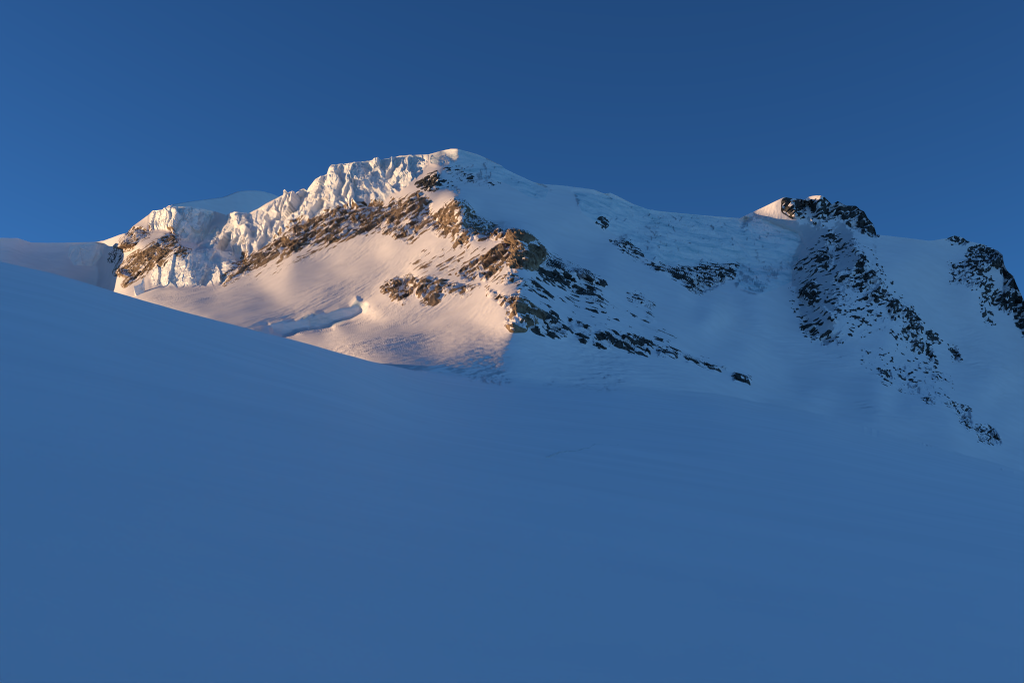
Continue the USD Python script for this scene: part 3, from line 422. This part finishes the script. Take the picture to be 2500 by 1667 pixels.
# ---------------------------------------------------------------- triangles, cut along the snow line
nu = len(us)
I = np.arange(nu * NV).reshape(nu, NV)
a, b, c, d = I[:-1, :-1].ravel(), I[1:, :-1].ravel(), I[1:, 1:].ravel(), I[:-1, 1:].ravel()
alt = ((np.arange(nu - 1)[:, None] + np.arange(NV - 1)[None]) % 2 == 0).ravel()
F = np.vstack([np.where(alt[:, None], np.stack([a, d, c], 1), np.stack([a, d, b], 1)), np.where(alt[:, None], np.stack([a, c, b], 1), np.stack([d, c, b], 1))])
V, VS, VR, VI = P.reshape(-1, 3), S.ravel(), rock_id.ravel(), np.where(ice_d > 0, ice_id, -1).ravel()
VN = normals(V, F)
if VN[:, 1].mean() > 0: F = F[:, ::-1]; VN = -VN
def cut(V, F, s, others):
    pos = s[F] > 0; k = pos.sum(1); mixed = (k == 1) | (k == 2)
    M = F[mixed]; pm = pos[mixed]; odd = np.where(pm.sum(1) == 1, pm.argmax(1), (~pm).argmax(1))
    M = np.take_along_axis(M, (odd[:, None] + np.arange(3)[None]) % 3, 1)
    lone = s[M[:, 0]] > 0
    E = np.vstack([M[:, [0, 1]], M[:, [0, 2]]]); E = np.sort(E, 1)
    ue, inv = np.unique(E, axis=0, return_inverse=True); inv = inv.ravel()
    t = np.clip(s[ue[:, 0]] / (s[ue[:, 0]] - s[ue[:, 1]]), 0.02, 0.98)[:, None]
    def at(A): return A[ue[:, 0]] * (1 - t) + A[ue[:, 1]] * t
    n0 = len(V); V = np.vstack([V, at(V)]); i1, i2 = n0 + inv[:len(M)], n0 + inv[len(M):]
    outs = [np.vstack([o, at(o)]) if o.ndim == 2 else np.concatenate([o, np.maximum(o[ue[:, 0]], o[ue[:, 1]])]) for o in others]
    tip = np.stack([M[:, 0], i1, i2], 1); q1 = np.stack([i1, M[:, 1], M[:, 2]], 1); q2 = np.stack([i1, M[:, 2], i2], 1)
    P_ = np.vstack([F[k == 3], tip[lone], q1[~lone], q2[~lone]]); N_ = np.vstack([F[k == 0], tip[~lone], q1[lone], q2[lone]])
    return V, P_, N_, outs
V, FR, FS, (VN, VR, VI) = cut(V, F, VS, [VN, VR, VI])
VN /= np.linalg.norm(VN, axis=1, keepdims=True)
print('rock faces', len(FR), 'snow faces', len(FS))

# rock outcrops: each a thing whose rock faces of some size are parts, the crumbs one part
def split(f):
    ids, inv = np.unique(f, return_inverse=True); inv = inv.reshape(-1, 3)
    g = coo_matrix((np.ones(len(inv) * 2), (np.r_[inv[:, 0], inv[:, 1]], np.r_[inv[:, 1], inv[:, 2]])), (len(ids), len(ids)))
    return connected_components(g, False)[1][inv[:, 0]]
fr = VR[FR].max(1)
for k, (look, lab, cov, poly) in enumerate(OUTCROPS):
    f = FR[fr == k]
    if len(f) < 4: print('no rock for', lab); continue
    comp = split(f); size = np.bincount(comp)
    path = numbered('/World/rock_outcrop'); base = V[np.unique(f)].mean(0); base[2] = V[np.unique(f)][:, 2].min()
    x = UsdGeom.Xform.Define(stage, path); x.AddTranslateOp().Set(Gf.Vec3d(*map(float, base)))
    tag(x, lab, 'rock outcrop')
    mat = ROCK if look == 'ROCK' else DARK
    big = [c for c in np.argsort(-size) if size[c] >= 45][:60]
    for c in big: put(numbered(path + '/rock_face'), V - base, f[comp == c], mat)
    rest = f[~np.isin(comp, big)]
    if len(rest):
        m = put(path + ('/rock_fragments' if big else '/rock_face'), V - base, rest, mat)
        if big: tag(m, kind='stuff')
# ice
fi = VI[FS]; fi = np.where((fi == fi[:, :1]).all(1), fi[:, 0], -1)
for k, (lab, cat, amp, poly) in enumerate(ICES):
    f = FS[fi == k]
    path = numbered('/World/' + cat.replace(' ', '_'))
    m = put(path, V, f, BLUE if k in (3, 4, 5) else ICE, VN if k in (3, 4, 5) else None); tag(m, lab, cat)
# the rest is the snow of the mountain, closed behind the skyline by its far side
back = [P[:, 0]]
for dist, drop in ((15, 6), (120, 90), (900, 900)):
    q = P[:, 0] + np.array([0, dist, -drop]); back.append(q)
B = np.stack(back, 1); nb = B.shape[1]; J = np.arange(nu * nb).reshape(nu, nb)
FB = np.vstack([np.stack([J[:-1, :-1].ravel(), J[1:, :-1].ravel(), J[1:, 1:].ravel()], 1), np.stack([J[:-1, :-1].ravel(), J[1:, 1:].ravel(), J[:-1, 1:].ravel()], 1)])
nbk = normals(B.reshape(-1, 3), FB)
if nbk[:, 2].mean() < 0: FB = FB[:, ::-1]; nbk = -nbk
gone = np.zeros(len(V), bool); gone[:U.size] = ((wg > 0) & (wg - wm > 1.6 * K_) & (U > 990)).ravel()
fs = FS[(fi < 0) & ~gone[FS].all(1)]                        # nothing of the mountain is kept deep under the glacier
m = put('/World/mountain', np.vstack([V, B.reshape(-1, 3)]), np.vstack([fs, FB + len(V)]), SNOW, np.vstack([VN, nbk]))
tag(m, 'snow-covered mountain with a sunlit left face and a blue shaded right face', 'mountain', kind='structure')

# ---------------------------------------------------------------- the far snow dome behind the icefall
def dome_mesh():
    px = np.arange(380, 800, 2.0)
    ridge = np.interp(px, [380,420,440,480,545,565,580,600,620,640,660,676,700,740,800],[520,500,496,490,482,474,468,465.5,465,467,472,478,490,512,545])
    ridge = gaussian_filter1d(ridge, 2)
    zr = np.interp(px, [380,420,545,600,680,800],[3400,3450,3650,3750,3900,4100])
    rows = []
    for t in np.linspace(0, 1, 60): rows.append(world(px, ridge + t * 150, zr - 380 * t + 40 * t * t))
    P = np.stack(rows, 1); P = P + (fbm(P.reshape(-1, 3), 120., 3, 61).reshape(P.shape[:2])[..., None]) * np.array([0, 0, 2.0]) * np.linspace(0, 1, 60)[None, :, None]
    bk = np.stack([P[:, 0] + np.array([0, 8, -0.1]), P[:, 0] + np.array([0, 30, -3]), P[:, 0] + np.array([0, 200, -80]), P[:, 0] + np.array([0, 900, -700])][::-1], 1)
    P = np.concatenate([bk, P], 1); n, k = P.shape[:2]; J = np.arange(n * k).reshape(n, k)
    f = np.vstack([np.stack([J[:-1, :-1].ravel(), J[:-1, 1:].ravel(), J[1:, 1:].ravel()], 1), np.stack([J[:-1, :-1].ravel(), J[1:, 1:].ravel(), J[1:, :-1].ravel()], 1)])
    return P.reshape(-1, 3), f
v, f = dome_mesh(); n = normals(v, f)
if n[:, 2].mean() < 0: f = f[:, ::-1]; n = -n
tag(put('/World/snow_dome', v, f, SNOW, n), 'smooth shaded snow dome rising behind the sunlit icefall', 'hill', kind='structure')

# ---------------------------------------------------------------- the glacier slope as one sheet all round
az = np.radians(np.concatenate([np.arange(-180, -34, 1.0), np.arange(-34, 34, 0.2), np.arange(34, 180, 1.0)]))
rr = np.concatenate([[0.3, 1.0, 2.0], np.geomspace(3, 2600, 330)])
Hh = ground(az[:, None], rr[None])
XY = np.stack([np.sin(az)[:, None] * rr[None], np.cos(az)[:, None] * rr[None]], -1)
p3 = np.concatenate([XY, Hh[..., None]], -1)
fp = p3.reshape(-1, 3).copy(); fp[:, 2] = 0
near = smooth(3, 60, rr)[None]
def relief(q, r):
    q = q * np.array([1.0, 1.0, 0.0])
    return fbm(q, 160., 3, 71) * 3.0 * smooth(60, 400, r) + fbm(q * np.array([0.3, 1.0, 1]), 14., 3, 72) * 0.32 * smooth(3, 60, r) + fbm(q * np.array([0.4, 1, 1]), 2.4, 3, 73) * 0.08
def und_at(a, r): return relief(np.stack([np.sin(a) * r, np.cos(a) * r, r * 0], -1), r)
und = relief(fp, np.broadcast_to(rr[None], Hh.shape).ravel()).reshape(Hh.shape)
p3[..., 2] += und
n_, k_ = p3.shape[:2]; J = np.arange(n_ * k_).reshape(n_, k_); Jn = np.vstack([J, J[:1]])
f = np.vstack([np.stack([Jn[:-1, :-1].ravel(), Jn[:-1, 1:].ravel(), Jn[1:, 1:].ravel()], 1), np.stack([Jn[:-1, :-1].ravel(), Jn[1:, 1:].ravel(), Jn[1:, :-1].ravel()], 1)])
v = p3.reshape(-1, 3); nn = normals(v, f)
if nn[:, 2].mean() < 0: f = f[:, ::-1]; nn = -nn
tag(put('/World/glacier_slope', v, f, NEAR, nn), 'wide smooth snow slope in blue shade filling the foreground', 'snow slope', kind='structure')

# ---------------------------------------------------------------- small things: a lone ice fin, a drift across the snow
def seat(px, py): return 1.0 / float(np.interp(py, PY[np.abs(us - px).argmin()], W[np.abs(us - px).argmin()]))
import manifold3d as m3
zf = seat(345, 716)
def fin(px, py, back): return world(px, py, zf - 6 + back)
hull = lambda pts: m3.Manifold.hull_points([tuple(map(float, q)) for q in pts])
body = hull([fin(326, 700, 0), fin(334, 727, 0), fin(352, 722, 0), fin(350, 690, 4), fin(340, 697, 2), fin(354, 705, 12), fin(330, 727, 24), fin(352, 724, 26)]) + hull([fin(341, 700, 2), fin(352, 674, 7), fin(350.5, 676, 4), fin(354, 705, 8), fin(348, 712, 0), fin(352, 700, 14)])
body = body.refine_to_length(2.5).to_mesh()
bv = np.array(body.vert_properties[:, :3]); bf = np.array(body.tri_verts)
bv = bv + np.stack([fbm(bv, 9.0, 3, 81 + k) for k in range(3)], -1) * 2.2
tag(put('/World/ice_fin', bv, bf, ICE), 'pointed sunlit ice fin standing alone in the shaded hollow on the left', 'ice fin')
drift = np.array([(1332,1119),(1345,1110),(1370,1101),(1400,1093),(1440,1087),(1480,1081),(1515,1074)], float)
dx = np.linspace(drift[0, 0], drift[-1, 0], 80); dy = np.interp(dx, drift[:, 0], drift[:, 1]) + np.interp(dx, np.linspace(1330, 1520, 24), np.random.default_rng(5).normal(0, 1.1, 24))
aa, tn = bearing(dx, dy); rs = np.linspace(100, 1200, 2201)
rd = np.array([rs[np.argmax(ground(a_, rs) / rs >= t_)] for a_, t_ in zip(aa, tn)]); rd = gaussian_filter1d(rd, 2)
prof = [(-0.9, -0.8), (-0.45, 0.0), (0.0, 0.15), (0.4, 0.04), (1.0, -0.8)]
wd = np.interp(dx, [1332, 1350, 1400, 1515], [0.35, 1.0, 0.7, 0.2]) * (1 + 0.5 * noise(np.stack([dx, dx * 0, dx * 0], -1), 7.0, 91))
gv = np.stack([np.stack([np.sin(aa) * (rd + o * 2.0 * wd), np.cos(aa) * (rd + o * 2.0 * wd), ground(aa, rd) + h_ * wd + (o * 0.2 * wd) + und_at(aa, rd)], -1) for o, h_ in prof], 1)
n_, k_ = gv.shape[:2]; J = np.arange(n_ * k_).reshape(n_, k_)
gf = np.vstack([np.stack([J[:-1, :-1].ravel(), J[:-1, 1:].ravel(), J[1:, 1:].ravel()], 1), np.stack([J[:-1, :-1].ravel(), J[1:, 1:].ravel(), J[1:, :-1].ravel()], 1)])
gn = normals(gv.reshape(-1, 3), gf)
if gn[:, 2].mean() < 0: gf = gf[:, ::-1]
tag(put('/World/snow_drift', gv.reshape(-1, 3), gf, CRUST), 'thin dull curved line of drifted crust on the shaded foreground slope', 'snow drift')
